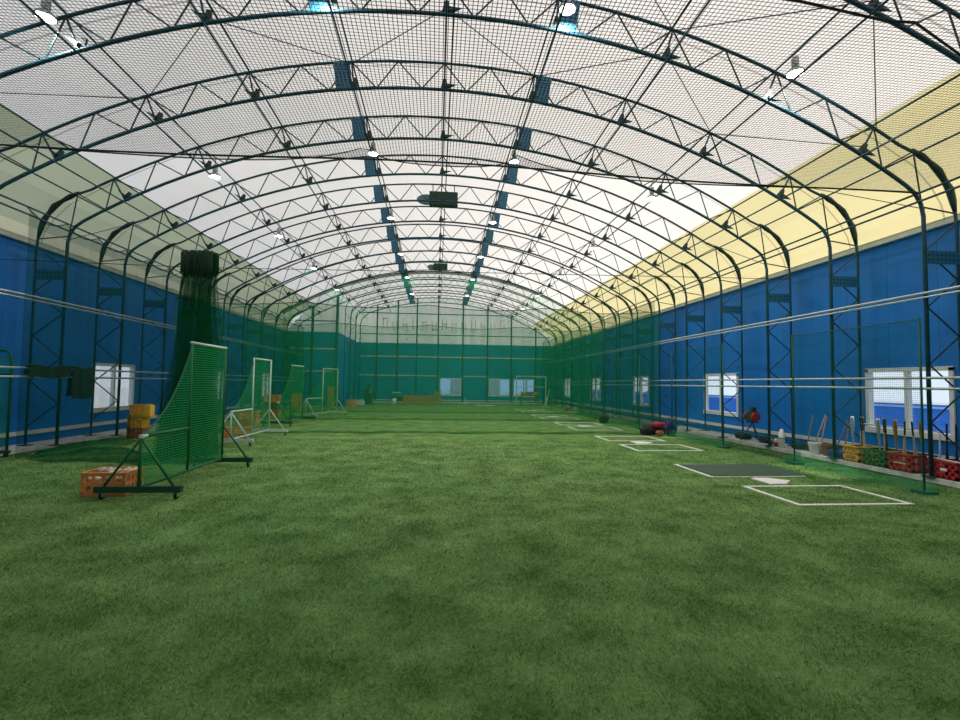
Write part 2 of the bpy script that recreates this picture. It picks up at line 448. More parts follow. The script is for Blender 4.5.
for z in (5.0, 6.55):
    xm = math.sqrt(RM**2 - (z-CZ)**2) - .1
    struct(MB().span(max(XC, -xm), min(xm, 8.5), YF-.06, YF-.02, z-.03, z+.03).build('trim_%d' % k, M['steel'])); k += 1
for z in (5.0,):
    struct(MB().span(-8.2, XC-.1, YC-.06, YC-.02, z-.03, z+.03).build('trim_%d' % k, M['steel'])); k += 1
for x in (XC-.06, -7.2):
    struct(MB().span(x-.07, x+.07, YC-.13, YC-.01, .09, zm(abs(x))-.02).build('trim_%d' % k, M['steel'])); k += 1
# windows
wn = 1
def window(axis, pos, inward, a0, a1, z0, z1, panes):
    global wn
    w = link('window_%d' % wn, None); struct(w); wn += 1
    def sp(m, p0, p1, c0, c1, d0, d1):
        q0, q1 = sorted((pos + inward*d0, pos + inward*d1))
        if axis == 'x': m.span(q0, q1, p0, p1, c0, c1)
        else: m.span(p0, p1, q0, q1, c0, c1)
    f = MB(); t = .055; mid = (a0+a1)/2
    sp(f, a0-.03, a1+.03, z0-.06, z0+t, -.08, .05); sp(f, a0-.02, a1+.02, z1-t, z1+.02, -.08, .03)
    sp(f, a0-.02, a0+t, z0, z1, -.08, .03); sp(f, a1-t, a1+.02, z0, z1, -.08, .03); sp(f, mid-.035, mid+.035, z0, z1, -.07, .02)
    f.build('window_frame', M['alu'], w)
    for (b0, b1), pm in zip(((a0+t, mid-.03), (mid+.03, a1-t)), panes):
        p = MB(); sp(p, b0, b1, z0+t, z1-t, -.05, -.044); p.build('window_pane', M[pm], w)
    return w, sp, mid
for a0, a1 in RW: window('x', WX, -1, a0, a1, WZ0, WZ1, ('glass', 'glass'))
for a0, a1 in LW: window('x', -WX, 1, a0, a1, WZ0, WZ1, ('frost', 'frost'))
for i, (a0, a1) in enumerate(FW):
    w, sp, mid = window('y', YF, -1, a0, a1, .59, 1.84, ('glass_blue', 'glass_blue'))
    bl = MB()                                                   # slatted blind over part of the pane
    b0, b1 = ((a0+.75, a1-.06), (a0+.06, a0+.85), (a0+.9, a1-.5))[i]
    for j in range(20): sp(bl, b0, b1, .66+j*.056, .66+j*.056+.04, -.03, -.02)
    bl.build('window_blind', M['blind'], w)

# ------------------------------------------------------------------ arched trusses
PUR = [0, 1.75, 3.6, 5.35, 7.05]
def P3(x, z): return (x, 0, z)
def chord_pts(lower, xl=None):
    R, zf = (7.9, zl) if lower else (8.5, zu)
    xs = [i*.43 for i in range(0, 18 if lower else 18)]
    xe = 7.55 if lower else 7.45
    right = [P3(x, zf(x)) for x in xs if x < xe]
    if lower: right += [P3(7.6, zl(7.6)), P3(7.76, 4.72), P3(7.86, 4.55), P3(7.9, 4.35), P3(7.9, .09)]
    else: right += [P3(7.5, zu(7.5)), P3(7.85, 5.38), P3(8.2, 5.14), P3(8.4, 4.82), P3(8.48, 4.5), P3(8.5, 4.2), P3(8.5, .09)]
    if xl is None: left = [P3(-p[0], p[2]) for p in reversed(right[1:])]
    else:
        lx = xl if lower else xl-.32
        left = [P3(lx, .09), P3(lx, zf(abs(lx))-.55), P3(lx+.08, zf(abs(lx))-.25), P3(lx+.3, zf(abs(lx))-.02)]
        left += [P3(-x, zf(x)) for x in reversed(xs[1:]) if -x > lx+.45]
    return left + right
def plate_mesh():
    return MB().box((0,0,0), (.30, .02, .52)).mesh('splice_plate', M['plate'])
PLATE = plate_mesh(); LEGPLATE = MB().box((0,0,0), (.58, .02, .21)).mesh('leg_plate', M['plate'])
def gus():
    m = MB()
    for y in (-.012, .012): pass
    m.v += [(-.07,-.02,.02),(.07,-.02,.02),(.03,-.02,.2),(-.03,-.02,.2),(-.07,.02,.02),(.07,.02,.02),(.03,.02,.2),(-.03,.02,.2)]
    for q in ((0,1,2,3),(7,6,5,4),(0,4,5,1),(1,5,6,2),(2,6,7,3),(3,7,4,0)): m.face(*q)
    n = len(m.v)                                     # the pointed cleat that takes the brace rod
    m.v += [(.02,-.05,.03),(.02,.05,.03),(.26,0,.12),(.02,-.05,.10),(.02,.05,.10)]
    for q in ((0,1,2),(3,2,4),(0,2,3),(1,4,2),(0,3,4,1)): m.face(*[n+i for i in q])
    return m.mesh('gusset', M['gusset'])
GUS = gus()
def make_truss(xl=None):
    t = link('roof_truss', None)
    link('lower_chord', MB().tube(chord_pts(True, xl), .031, 8).mesh('lower_chord', M['steel'], True), t)
    for sg in ((1, -1) if xl is None else (1,)):          # netting gathered and tied round the knee
        kw = [P3(sg*7.72, 5.46), P3(sg*7.9, 5.36), P3(sg*8.05, 5.26), P3(sg*8.2, 5.14), P3(sg*8.3, 4.98), P3(sg*8.4, 4.82), P3(sg*8.45, 4.62), P3(sg*8.48, 4.45)]
        link('knee_wrap', MB().tube(kw, [.028,.055,.04,.062,.045,.06,.05,.028], 7).mesh('knee_wrap', M['gusset'], True), t)
    link('upper_chord', MB().tube(chord_pts(False, xl), .025, 8).mesh('upper_chord', M['steel'], True), t)
    lim = 99 if xl is None else -xl
    tops = [0, .88, 1.75, 2.68, 3.6, 4.48, 5.35, 6.2, 7.05, 7.75]
    def web(a, b, r=.013):
        link('web_brace', MB().tube([a, b], r, 6).mesh('web_brace', M['steel_thin']), t)
    for sgn in (1, -1):
        L_ = [x for x in tops if sgn > 0 or x < lim+.1]
        for a, b in zip(L_, L_[1:]):
            xb = (a+b)/2*.97
            bz = zl(xb)
            web(P3(sgn*a, zu(a) if a < 7.6 else 5.43), P3(sgn*xb, bz)); web(P3(sgn*xb, bz), P3(sgn*b, zu(b) if b < 7.6 else 5.43))
        for x in PUR:
            if (sgn > 0 or 0 < x < lim):
                xi = x*RL/RU
                web(P3(sgn*x, zu(x)), P3(sgn*xi, zl(xi)), .017)
                g = link('gusset', GUS, t, (sgn*xi, 0, zl(xi)), (0, sgn*math.asin(xi/RL), 0 if sgn > 0 else PI))
        if sgn > 0 or xl is None:
            web(P3(sgn*7.75, 5.43), P3(sgn*7.88, 4.5)); web(P3(sgn*7.9, 4.5), P3(sgn*8.48, 4.42))
            z = 4.25; side = 0
            while z > .6:
                z2 = z-.47
                a, b = (8.48, 7.92) if side == 0 else (7.92, 8.48)
                link('leg_brace', MB().tube([P3(sgn*a, z), P3(sgn*b, z2)], .013, 6).mesh('leg_brace', M['steel_thin']), t)
                z = z2; side = 1-side
            link('leg_plate', LEGPLATE, t, (sgn*8.2, -.03, 3.66))
            for xx in (7.9, 8.5):
                link('base_plate', MB().box((sgn*xx, 0, .10), (.18, .18, .02)).mesh('base_plate', M['steel']), t)
        else:
            z = 5.7; side = 0
            while z > .6:
                z2 = z-.47; a, b = (xl-.31, xl-.01) if side == 0 else (xl-.01, xl-.31)
                link('leg_brace', MB().tube([P3(a, z), P3(b, z2)], .012, 6).mesh('leg_brace', M['steel_thin']), t)
                z = z2; side = 1-side
        x = sgn*1.90
        link('splice_plate', PLATE, t, (x, -.02, (zl(1.9)+zu(1.9))/2), (0, math.asin(x/14.2), 0))
    return t
ORD = ['first','second','third','fourth','fifth','sixth','seventh','eighth','ninth','tenth','eleventh','twelfth','thirteenth','fourteenth','fifteenth','sixteenth','seventeenth','eighteenth']
TY = [TY0 + BAY*i for i in range(1, 18)]
protoA = protoB = None
for i, y in enumerate(TY):
    if y < YC-.3:
        t = protoA = make_truss() if protoA is None else protoA
        if i: t = copy_tree(protoA)
    else:
        if protoB is None: t = protoB = make_truss(XC+.42)
        else: t = copy_tree(protoB)
    t.location = (X0, y, 0); t.rotation_euler.z = .006
    ex = {0: ', in the top right corner', 2: ', at the photo top edge', 12: ', carrying the full-height net', 16: ', nearest the far end wall'}.get(i, '')
    if i > 12 and not ex: ex = ', beyond the full-height net'
    tag(t, 'dark arched lattice roof truss, %s from the camera end%s' % (ORD[i], ex), 'roof truss', 'arched roof trusses')

# ------------------------------------------------------------------ pipes along the hall
def pipe(name, label, cat, a, b, r, mat, group, n=8):
    return tag(MB().tube([a, b], r, n).build(name, M[mat], None, True), label, cat, group)
def side(x): return 'on the ridge' if abs(x) < .3 else '%s %s of the ridge' % (('first','second','third','fourth','fifth')[[1.75,3.6,5.35,7.05,7.8].index(abs(x))], 'right' if x > 0 else 'left')
for sgn in (0, 1, -1):
    for x in ([0] if sgn == 0 else PUR[1:] + [7.8]):
        X = sgn*x; z = (zu(x)+.045 if x < 7.6 else 5.40)
        pipe('purlin', 'upper roof purlin pipe under the fabric, %s' % side(X), 'purlin', (X0+X+(.13 if x == 0 else 0), YN, z), (X0+X+(.13 if x == 0 else 0), YC if X < -5.8 else YF-.12, z), .016, 'steel', 'upper roof purlins')
for sgn in (0, 1, -1):
    for x in ([0] if sgn == 0 else PUR[1:]):
        xi = x*RL/RU; X = sgn*xi
        pipe('purlin', 'lower tie pipe along the truss undersides, %s' % side(sgn*x), 'purlin', (X0+X, YN, zl(xi)-.045), (X0+X, YC if X < -5.8 else YF-.12, zl(xi)-.045), .016, 'steel', 'lower roof tie pipes')
for sgn, nm, ye in ((1, 'right', YF-.12), (-1, 'left', YC)):
    for dz, w in ((4.72, 'upper'), (4.58, 'lower')):
        pipe('eave_pipe', 'dark horizontal pipe at the %s eaves knee, %s of the pair' % (nm, w), 'pipe', (X0+sgn*7.80, YN, dz), (X0+sgn*7.80, ye, dz), .019, 'steel', 'eaves pipes')
    for x, z, w, r in ((7.83, 3.06, 'high rail, upper pipe', .022), (7.83, 2.99, 'high rail, lower pipe', .018), (7.83, 1.68, 'low rail, upper pipe', .021), (7.83, 1.51, 'low rail, lower pipe', .021)):
        pipe('wall_rail', 'pale metal pipe rail along the %s wall columns, %s' % (nm, w), 'pipe rail', (X0+sgn*x, YN, z), (X0+sgn*x, ye, z), r, 'galv', 'pipe rails along the side walls')
# thin diagonal brace rods between the near trusses
nodes = [-7.05, -5.35, -3.6, -1.75, 0, 1.75, 3.6, 5.35, 7.05]
for k in (1, 2):
    for i in range(len(nodes)-1):
        a, b = nodes[i], nodes[i+1]
        if (i+k) % 2: a, b = b, a
        ai = a*RL/RU
        r = MB().tube([(X0+ai, TY[k], zl(abs(ai))+.1), (X0+b, TY[k+1], zu(abs(b))-.03)], .008, 6).build('brace_rod', M['steel_thin'])
        tag(r, 'thin diagonal brace rod between the %s and %s trusses, %s from the left' % (ORD[k], ORD[k+1], ORD[i]), 'brace rod', 'roof brace rods')
for sgn, nm in ((1, 'right'), (-1, 'left')):
    for k in (2, 4, 6):
        r = MB().tube([(X0+sgn*7.88, TY[k], 4.45), (X0+sgn*7.4, TY[k+1], zu(7.4)-.02)], .008, 6).build('brace_rod', M['steel_thin'])
        tag(r, 'thin knee brace rod at the %s eaves beyond the %s truss' % (nm, ORD[k]), 'brace rod', 'roof brace rods')

# ------------------------------------------------------------------ high-bay lamps
def make_lamp():
    t = link('high_bay_lamp', None)
    link('housing', MB().lathe([(.045,.10),(.075,.12),(.085,.20),(.085,.36),(.05,.40)], 14).mesh('housing', M['lamp_body'], True), t)
    link('reflector', MB().lathe([(.20,-.02),(.205,-.01),(.16,.06),(.09,.115),(.05,.12)], 18).mesh('reflector', M['lamp_body'], True), t)
    link('lens', MB().lathe([(.03,-.055),(.12,-.045),(.185,-.018),(.185,-.012)], 18).mesh('lens', M['lamp_on'], True), t)
    link('hanger', MB().tube([(0,0,.39),(0,0,.62)], .012, 6).mesh('hanger', M['steel']), t)
    return t
lamp0 = None
LY = [(6.86, 'above the nearest pitching screen'), (11.25, 'second row from the camera'), (15.7, 'third row from the camera'), (20.1, 'fourth row from the camera'), (24.6, 'fifth row from the camera'), (29.2, 'last row before the far wall')]
for j, (y, w) in enumerate(LY):
    for x, z, s in ((-1.58, 6.85, 'inner left'), (1.76, 6.85, 'inner right'), (-5.1, 6.12, 'outer left'), (5.2, 6.12, 'outer right')):
        if y > YC and x < -5: continue
        t = lamp0 = make_lamp() if lamp0 is None else lamp0
        if not (j == 0 and x == -1.58): t = copy_tree(lamp0)
        for c in [c for c in t.children if c.type == 'LIGHT']: bpy.data.objects.remove(c)
        t.location = (x*(1 if j else 1.06), y, z + (0 if j else .3)); t.scale = (.66, .66, .66)
        ld = bpy.data.lights.get('lamp_light') or bpy.data.lights.new('lamp_light', 'AREA')
        ld.shape = 'DISK'; ld.size = .3; ld.energy = 36; ld.color = (1,.97,.9)
        link('lamp_light', ld, t, (0,0,-.06))
        tag(t, 'lit high bay lamp, %s of the %s' % (s, w if j else 'row nearest the camera'), 'lamp', 'high bay lamps')
# ridge circulator units
for i, (y, z, w) in enumerate(((15.25, 7.36, 'nearer'), (23.3, 7.12, 'farther'))):
    t = thing('circulator_fan', 'dark green ridge circulator fan box, the %s of two' % w, 'fan', (0, y, z), 0, 'ridge circulator fans'); t.scale = (1,1,1) if i == 0 else (.75,.8,.75)
    MB().box((.12,0,0), (.90,.30,.42)).build('casing', M['unit'], t)
    fr = MB()
    for x in (-.22, .46): fr.tube([(x,-.17,-.30),(x,-.17,.42)], .016, 6)
    fr.build('hanger_frame', M['steel'], t)
    MB().lathe([(.02,-.02),(.30,-.02),(.32,0),(.30,.02),(.02,.02)], 24, Matrix.Rotation(PI/2, 3, 'X') @ Matrix.Scale(.55, 3, Vector((0,1,0))), (-.42,.05,.0)).build('fan_guard', M['fan'], t)

# ------------------------------------------------------------------ nets
def netobj(name, label, fn, nu, nv, lu, lv, mat, cat='net', group=None):
    t = thing(name, label, cat, (0,0,0), 0, group)
    return t, MB().grid(fn, nu, nv, lu, lv).build('netting', M[mat], t, True)
# overhead net, laid level at eaves height and tied to a cable under the third truss
NX0, NX1, NY0, NY1 = -7.85, 7.85, -2.8, 7.12
def nz(x, y): return 4.74 + .05*math.cos(x*.3) - .03*math.sin(y*1.5)*math.cos(x*.8)
t, _ = netobj('overhead_net', 'dark square-mesh net stretched overhead below the nearest roof trusses', lambda a, b: (NX0+(NX1-NX0)*a, NY0+(NY1-NY0)*b, nz(NX0+(NX1-NX0)*a, NY0+(NY1-NY0)*b)), 40, 24, NX1-NX0, NY1-NY0, 'net_ceiling')
MB().tube([(NX0+(NX1-NX0)*i/30, NY1, nz(NX0+(NX1-NX0)*i/30, NY1)-.01) for i in range(31)], .014, 6).build('edge_cable', M['rope'], t)
MB().tube([(1.9,3.62,4.78),(3.0,3.67,4.76),(3.88,3.76,4.73),(4.15,3.75,4.73),(4.92,4.05,4.72),(6.2,4.6,4.72)], .012, 6).build('lacing_rope', M['rope'], t)
# raised flap beyond the cable, hooked up at two lamps
def flap(a, b):
    x = NX0+(NX1-NX0)*a
    pk = max(math.exp(-abs(x+1.68)*1.1), math.exp(-abs(x-1.78)*1.1))
    return (x, NY1 + 3.7*b*(pk**.8), nz(x, NY1) + 2.0*pk*b + .005*b)
t, _ = netobj('net_flap', 'loose net edge hooked up to the roof at two lamps behind the overhead net', flap, 80, 8, NX1-NX0, 2.5, 'net_ceiling')
MB().tube([flap(i/80, 1) for i in range(81)], .010, 6).build('edge_cable', M['rope'], t)
# nets drawn across between the batting lanes
def lane_net(name, label, y, xa, xb, ztop, mat, sag=.12):
    def fn(a, b):
        x = xa+(xb-xa)*a
        return (x, y + .05*math.sin(x*5.1)*(.3+.7*(1-b)) + .03*math.sin(x*11.3), .02 + (ztop - sag*math.sin(PI*((a*4) % 1)) - .02)*b)
    t, _ = netobj(name, label, fn, 140, 8, xb-xa, ztop, mat, group='lane nets')
    MB().tube([fn(i/70, 1) for i in range(71)], .012, 6).build('head_cable', M['rope'], t)
    def hem(a, b):
        x = xa+(xb-xa)*a
        return (x, y-.50*b*(.75+.25*math.sin(x*2.3)) + .10, .015 + .035*math.sin(PI*b)*(.7+.3*math.sin(x*7)))
    MB().grid(hem, 90, 4, xb-xa, .4).build('hem_on_turf', M['hem'], t, True)
    return t
lane_net('lane_net', 'nearest thin green net drawn across the hall', 14.62, -7.6, 7.0, 3.85, 'net_lane')
lane_net('lane_net', 'second thin green net across the hall, between the lanes', 19.72, -7.6, 7.0, 3.85, 'net_lane')
def full(a, b):
    x = -7.6 + 15.2*a
    top = min(zl(abs(x))-.05, 4.6 + (7.9-abs(x))*9)
    return (X0+x, TY[11]+.05 + .06*math.sin(x*4.3)*(1-b), .02 + (top-.02)*b)
t, _ = netobj('lane_net', 'tall green net filling the whole arch toward the far end', full, 120, 14, 15.5, 6.5, 'net_far', group='lane nets')
MB().tube([full(i/80, 1) for i in range(81)], .065, 7).build('gathered_heading', M['hem'], t, True)
def hem(a, b):
    x = -7.75+15.5*a; return (x, TY[11]-.22*b+.1, .015+.035*math.sin(PI*b))
MB().grid(hem, 60, 4, 15.5, .4).build('hem_on_turf', M['hem'], t, True)
# cable and the gathered curtain on the left
tag(MB().tube([(-8.4, 9.95, 3.76), (-4.7, 9.93, 3.72), (0, 9.95, 3.80), (7.8, 9.95, 3.9)], .007, 6).build('curtain_cable', M['rope']), 'thin cable spanning the hall that carries the gathered curtain', 'cable')
t = thing('gathered_net', 'tall bundle of gathered dark green net hanging left behind the nearest screen', 'net', (-4.72, 9.95, 0))
def bunch(wt, wb, dp, seed, ph):
    r = random.Random(seed); ks = [(r.uniform(5, 9), r.uniform(0, 6.3), r.uniform(.6, 1)) for _ in range(3)]
    def fn(a, b):
        h = b*4.02; w = wt + (wb-wt)*(1-b)**1.25
        th = 2*PI*a
        rip = sum(k[2]*math.sin(round(k[0])*th + k[1] + ph*b) for k in ks)/3
        rr = 1 + .28*rip
        return (w*math.cos(th)*rr - .10*(1-b)**2 + .03*math.sin(b*9+seed), dp*(1+.8*(1-b))*math.sin(th)*rr, .02 + h)
    return fn
for i, (wt, wb, dp) in enumerate(((.29,.62,.16), (.25,.50,.13), (.20,.36,.10))):
    MB().grid(bunch(wt, wb, dp, 3+i, .8), 110, 16, 4.0, 4.0).build('net_fold', M['net_bunch' if i else 'net_bunch_outer'], t, True)
hd = MB()
for i in range(26):
    x = -.28+.56*(i/25); z = 3.98 + .05*math.sin(i*2.1)
    hd.tube([(x, -.15+.02*math.sin(i), z-.42), (x+.02*math.sin(i*3), -.16, z), (x, .12, z+.02), (x, .14, z-.4)], .019, 5)
hd.build('heading_loops', M['cover'], t, True)
def pile(cx, cy, rx, ry, hh, seed):
    r = random.Random(seed); ph = [r.uniform(0, 6) for _ in range(4)]
    def fn(a, b):
        th = 2*PI*a; q = b
        rr = 1 + .13*math.sin(3*th+ph[0]) + .08*math.sin(7*th+ph[1])
        z = hh*(1-q**2.2)*(1+.30*math.sin(5*th+ph[2])*q + .25*math.sin(9*q+ph[3]))
        return (cx+rx*q*rr*math.cos(th), cy+ry*q*rr*math.sin(th), .01+max(0, z))
    return fn
MB().grid(pile(-1.35, -.35, 1.15, .42, .17, 5), 60, 9, 6, 1).build('trailing_heap', M['net_pile'], t, True)
MB().grid(pile(-.05, -.55, .8, .5, .13, 9), 60, 9, 5, 1).build('trailing_heap', M['net_pile'], t, True)
tag(MB().grid(pile(-7.5, 11.2, .55, 1.3, .11, 15), 60, 9, 6, 1).build('net_heap', M['net_pile'], None, True), 'low heap of green net lying along the left kerb', 'net')
# net hung along the left wall
def leftw(a, b):
    y = 9.5 + 18.85*a
    return (-7.60 + .04*math.sin(y*4.1), y, .02 + (4.62-.14*abs(math.sin(PI*y/.95)))*b)
t, _ = netobj('side_net', 'thin dark green net hung along the left wall columns', leftw, 160, 8, 18.85, 4.6, 'net_side')
MB().tube([(-7.60, 9.5+18.85*i/120, 4.64-.16*abs(math.sin(PI*(9.5+18.85*i/120)/.95))) for i in range(121)], .009, 5).build('looped_heading', M['rope'], t)
# framed net panels in front of the right kerb, one behind each batting lane
def panel(y0, y1, label, hemglow=True, x=7.02):
    t = thing('barrier_net', label, 'net', (x, 0, 0), 0, 'net panels behind the batters')
    h = 2.52
    fn = lambda a, b: (.03*math.sin(a*14)*(1-b), y0+(y1-y0)*a, .02+(h-.02)*b)
    MB().grid(fn, 40, 6, y1-y0, h, ).build('netting', M['net_panel'], t, True)
    for y in (y0, y1):
        MB().tube([(0,y,0),(0,y,h+.02)], .015, 8).build('post', M['post_green'], t, True)
        MB().box((0,y,.02), (.22,.22,.04)).build('foot_plate', M['dark_pipe'], t)
    MB().tube([(0,y0,h),(0,y1,h)], .009, 6).build('top_cord', M['post_green'], t)
    skirt = lambda a, b: (-.20*b*(.8+.3*math.sin(a*21)), y0-.25+(y1-y0+.5)*a, .015+.17*(1-b)**1.6*(.9+.1*math.sin(a*37)) )
    MB().grid(skirt, 60, 6, y1-y0+.5, .5).build('slack_skirt', M['hem_lit'], t, True)
panel(6.42, 8.95, 'green framed net panel before the bat crates, nearest on the right')
panel(11.3, 13.9, 'green framed net panel behind the second batting lane on the right')
panel(16.2, 18.8, 'green framed net panel behind the third batting lane, by the dark bucket bag')
panel(20.9, 23.6, 'green framed net panel behind the fourth batting lane, farthest on the right')
lowr = lambda a, b: (7.15+.03*math.sin(a*60), 8.95+15*a, .02+.42*b)
t, _ = netobj('low_net', 'low slack green net running along the right kerb between the panels', lowr, 140, 3, 15, .42, 'net_side')
MB().tube([(7.15+.03*math.sin(i), 8.95+15*i/60, .44) for i in range(61)], .010, 5).build('top_cord', M['green_pipe'], t)
def rside(a, b):
    y = 16.5 + 18.6*a; return (7.70+.03*math.sin(y*4.7), y, .02+4.5*b)
netobj('side_net', 'thin green net hung along the right wall columns toward the far end', rside, 120, 6, 18.6, 4.5, 'net_side')

# ------------------------------------------------------------------ pitching screens (low on one side, tall on the other)
def make_screen(pipemat, beammat):
    t = link('pitching_screen', None)
    L_, P_, T_, lo, hi = -1.16, 0.0, 1.16, .78, 2.05
    def pipe_(name, pts, r=.021, mat=pipemat): link(name, MB().tube(pts, r, 8).mesh(name, M[mat], True), t)
    zb = .13
    pipe_('post', [(0,P_,zb),(0,P_,hi)]); pipe_('post', [(0,T_,zb),(0,T_,hi)]); pipe_('post', [(0,L_,zb),(0,L_,lo)])
    pipe_('top_rail', [(0,P_-.02,hi),(0,T_+.02,hi)], .021, 'white_pipe'); pipe_('low_rail', [(0,L_,lo),(0,P_,lo)])
    pipe_('bottom_rail', [(0,L_,zb+.02),(0,T_,zb+.02)])
    for y, z in ((L_, lo-.02), (T_, .72)):
        for sx in (-1, 1): pipe_('stay', [(0,y,z),(sx*.42,y,zb+.02)], .017)
        b = link('foot_beam', MB().box((0,y,zb), (1.02,.07,.075)).mesh('foot_beam', M[beammat]), t)
        for sx in (-.44, .44):
            c = MB(); c.lathe([(.006,-.014),(.042,-.014),(.045,0),(.042,.014),(.006,.014)], 14, Matrix.Rotation(PI/2, 3, 'Y'), (sx,y+.02,.046))
            w = link('caster_wheel', c.mesh('caster_wheel', M['caster'], True), t)
            f = MB().span(sx-.024, sx-.019, y-.02, y+.04, .04, .10).span(sx+.019, sx+.024, y-.02, y+.04, .04, .10).span(sx-.03, sx+.03, y-.03, y+.04, .088, .096)
            link('caster_fork', f.mesh('caster_fork', M['chrome']), w)
    # netting: lower sheet, tall sheet and the sagging shoulder between them
    def lowsheet(a, b): return (.02*math.sin(PI*a)*math.sin(PI*b), L_+(P_-L_)*a, .15+(lo-.15)*b)
    def tall(a, b): return (.025*math.sin(PI*a)*math.sin(PI*b), P_+(T_-P_)*a, .15+(hi-.15)*b)
    def edge(a): return lo + (hi-.05-lo)*(.42*a + .58*a**2.6)
    def shoulder(a, b): return (0, L_+(P_-L_)*a, lo+(edge(a)-lo)*b)
    link('netting', MB().grid(lowsheet, 12, 8, 1.16, .63).mesh('netting', M['net_front'], True), t)
    link('netting', MB().grid(tall, 12, 14, 1.16, 1.9).mesh('netting', M['net_front'], True), t)
    m_ = MB().grid(shoulder, 24, 10, 1.16, 1.2)
    for k_ in list(m_.uv): m_.uv[k_] = (m_.v[k_][1], m_.v[k_][2])
    link('netting', m_.mesh('netting', M['net_front'], True), t)
    link('edge_cord', MB().tube([(0, L_+(P_-L_)*i/24, edge(i/24)) for i in range(25)], .011, 6).mesh('edge_cord', M['green_pipe']), t)
    cuff = MB().tube([(0,L_,lo-.02),(0,L_,lo+.02)], .027, 8).tube([(0,L_-.01,lo),(0,L_+.12,lo)], .024, 8)
    link('corner_sleeve', cuff.mesh('corner_sleeve', M['white_pipe']), t)
    return t
s1 = make_screen('green_pipe', 'dark_pipe'); s1.location = (-3.66, 7.57, 0)
tag(s1, 'large green wheeled pitching screen with sloping net, nearest on the left', 'pitching screen', 'pitching screens')
s2 = make_screen('white_pipe', 'white_pipe'); s2.location = (-4.6, 12.62, 0); s2.rotation_euler.z = -.03
tag(s2, 'white framed wheeled pitching screen, second from the camera', 'pitching screen', 'pitching screens')
s3 = copy_tree(s1); s3.location = (-5.11, 17.6, 0); s3.rotation_euler.z = -.08
tag(s3, 'green pitching screen standing between the second and last white screens', 'pitching screen', 'pitching screens')
s4 = copy_tree(s2); s4.location = (-4.87, 21.3, 0); s4.rotation_euler.z = -.35
tag(s4, 'white framed pitching screen farthest down the left side', 'pitching screen', 'pitching screens')
# rounded green frame on a wheel at the extreme left edge
t = thing('portable_net_stand', 'rounded green pipe frame on a wheel at the left edge', 'frame', (-8.22, 9.85, 0))
pts = [(-.55,0,.1),(-.55,0,1.75)] + [(-.55+.42*(1-math.cos(q)), 0, 1.75+.25*math.sin(q)) for q in (.4,.8,1.2,1.57)] + [(.25,0,2.0)] + [(.25+.2*math.sin(q),0,2.0-.25*(1-math.cos(q))) for q in (.5,1.0,1.57)] + [(.45,0,.1)]
pts = [(p[0]*.62-.05, p[1], p[2]) for p in pts]
MB().tube(pts, .022, 8).build('pipe_hoop', M['green_pipe'], t, True)
MB().tube([(-.38,0,1.55),(.22,0,1.55)], .016, 6).build('cross_rail', M['green_pipe'], t)
MB().grid(lambda a, b: (-.38+.6*a, 0, .15+1.75*b), 4, 8, .6, 1.75).build('netting', M['net_front'], t)
MB().box((-.08,0,.10), (.70,.08,.06)).build('foot_beam', M['dark_pipe'], t)
for x in (-.36, .22):
    MB().lathe([(.006,-.016),(.045,-.016),(.045,.016),(.006,.016)], 12, Matrix.Rotation(PI/2, 3, 'Y'), (x,0,.046)).build('caster_wheel', M['caster'], t)

# ------------------------------------------------------------------ crates and balls
def crate_mesh(lx, ly, h, mat, solid=False):
    m = MB(); w = .018
    m.span(-lx/2, lx/2, -ly/2, ly/2, 0, .015)
    for sx in (-1, 1):
        x0, x1 = sorted((sx*lx/2, sx*(lx/2-w)))
        m.span(x0, x1, -ly/2, ly/2, h-.045, h); m.span(x0, x1, -ly/2, ly/2, 0, h*.22)
        m.span(x0, x1, -ly/2, ly/2, h*.45, h*.60)
        for i in range(5):
            y = -ly/2+.02+(ly-.04)*i/4; m.span(x0, x1, y-.018, y+.018, 0, h-.01)
    for sy in (-1, 1):
        y0, y1 = sorted((sy*ly/2, sy*(ly/2-w)))
        m.span(-lx/2, lx/2, y0, y1, h-.045, h); m.span(-lx/2, lx/2, y0, y1, 0, h*.22)
        m.span(-lx/2, lx/2, y0, y1, h*.45, h*.60)
        for i in range(5):
            x = -lx/2+.02+(lx-.04)*i/4; m.span(x-.018, x+.018, y0, y1, 0, h-.01)
    m.span(-lx/2-.012, lx/2+.012, -ly/2-.012, -ly/2+w, h-.02, h+.004); m.span(-lx/2-.012, lx/2+.012, ly/2-w, ly/2+.012, h-.02, h+.004)
    m.span(-lx/2-.012, -lx/2+w, -ly/2, ly/2, h-.02, h+.004); m.span(lx/2-w, lx/2+.012, -ly/2, ly/2, h-.02, h+.004)
    return m.mesh('crate', M[mat])
CM = {}
def crate(label, x, y, z, rz=0, mat='orange', lx=.60, ly=.42, h=.29, group=None, name='crate'):
    key = (mat, lx, ly, h)
    if key not in CM: CM[key] = crate_mesh(lx, ly, h, mat)
    return tag(link(name, CM[key], None, (x, y, z), (0, 0, rz)), label, 'crate', group)
BALL = None
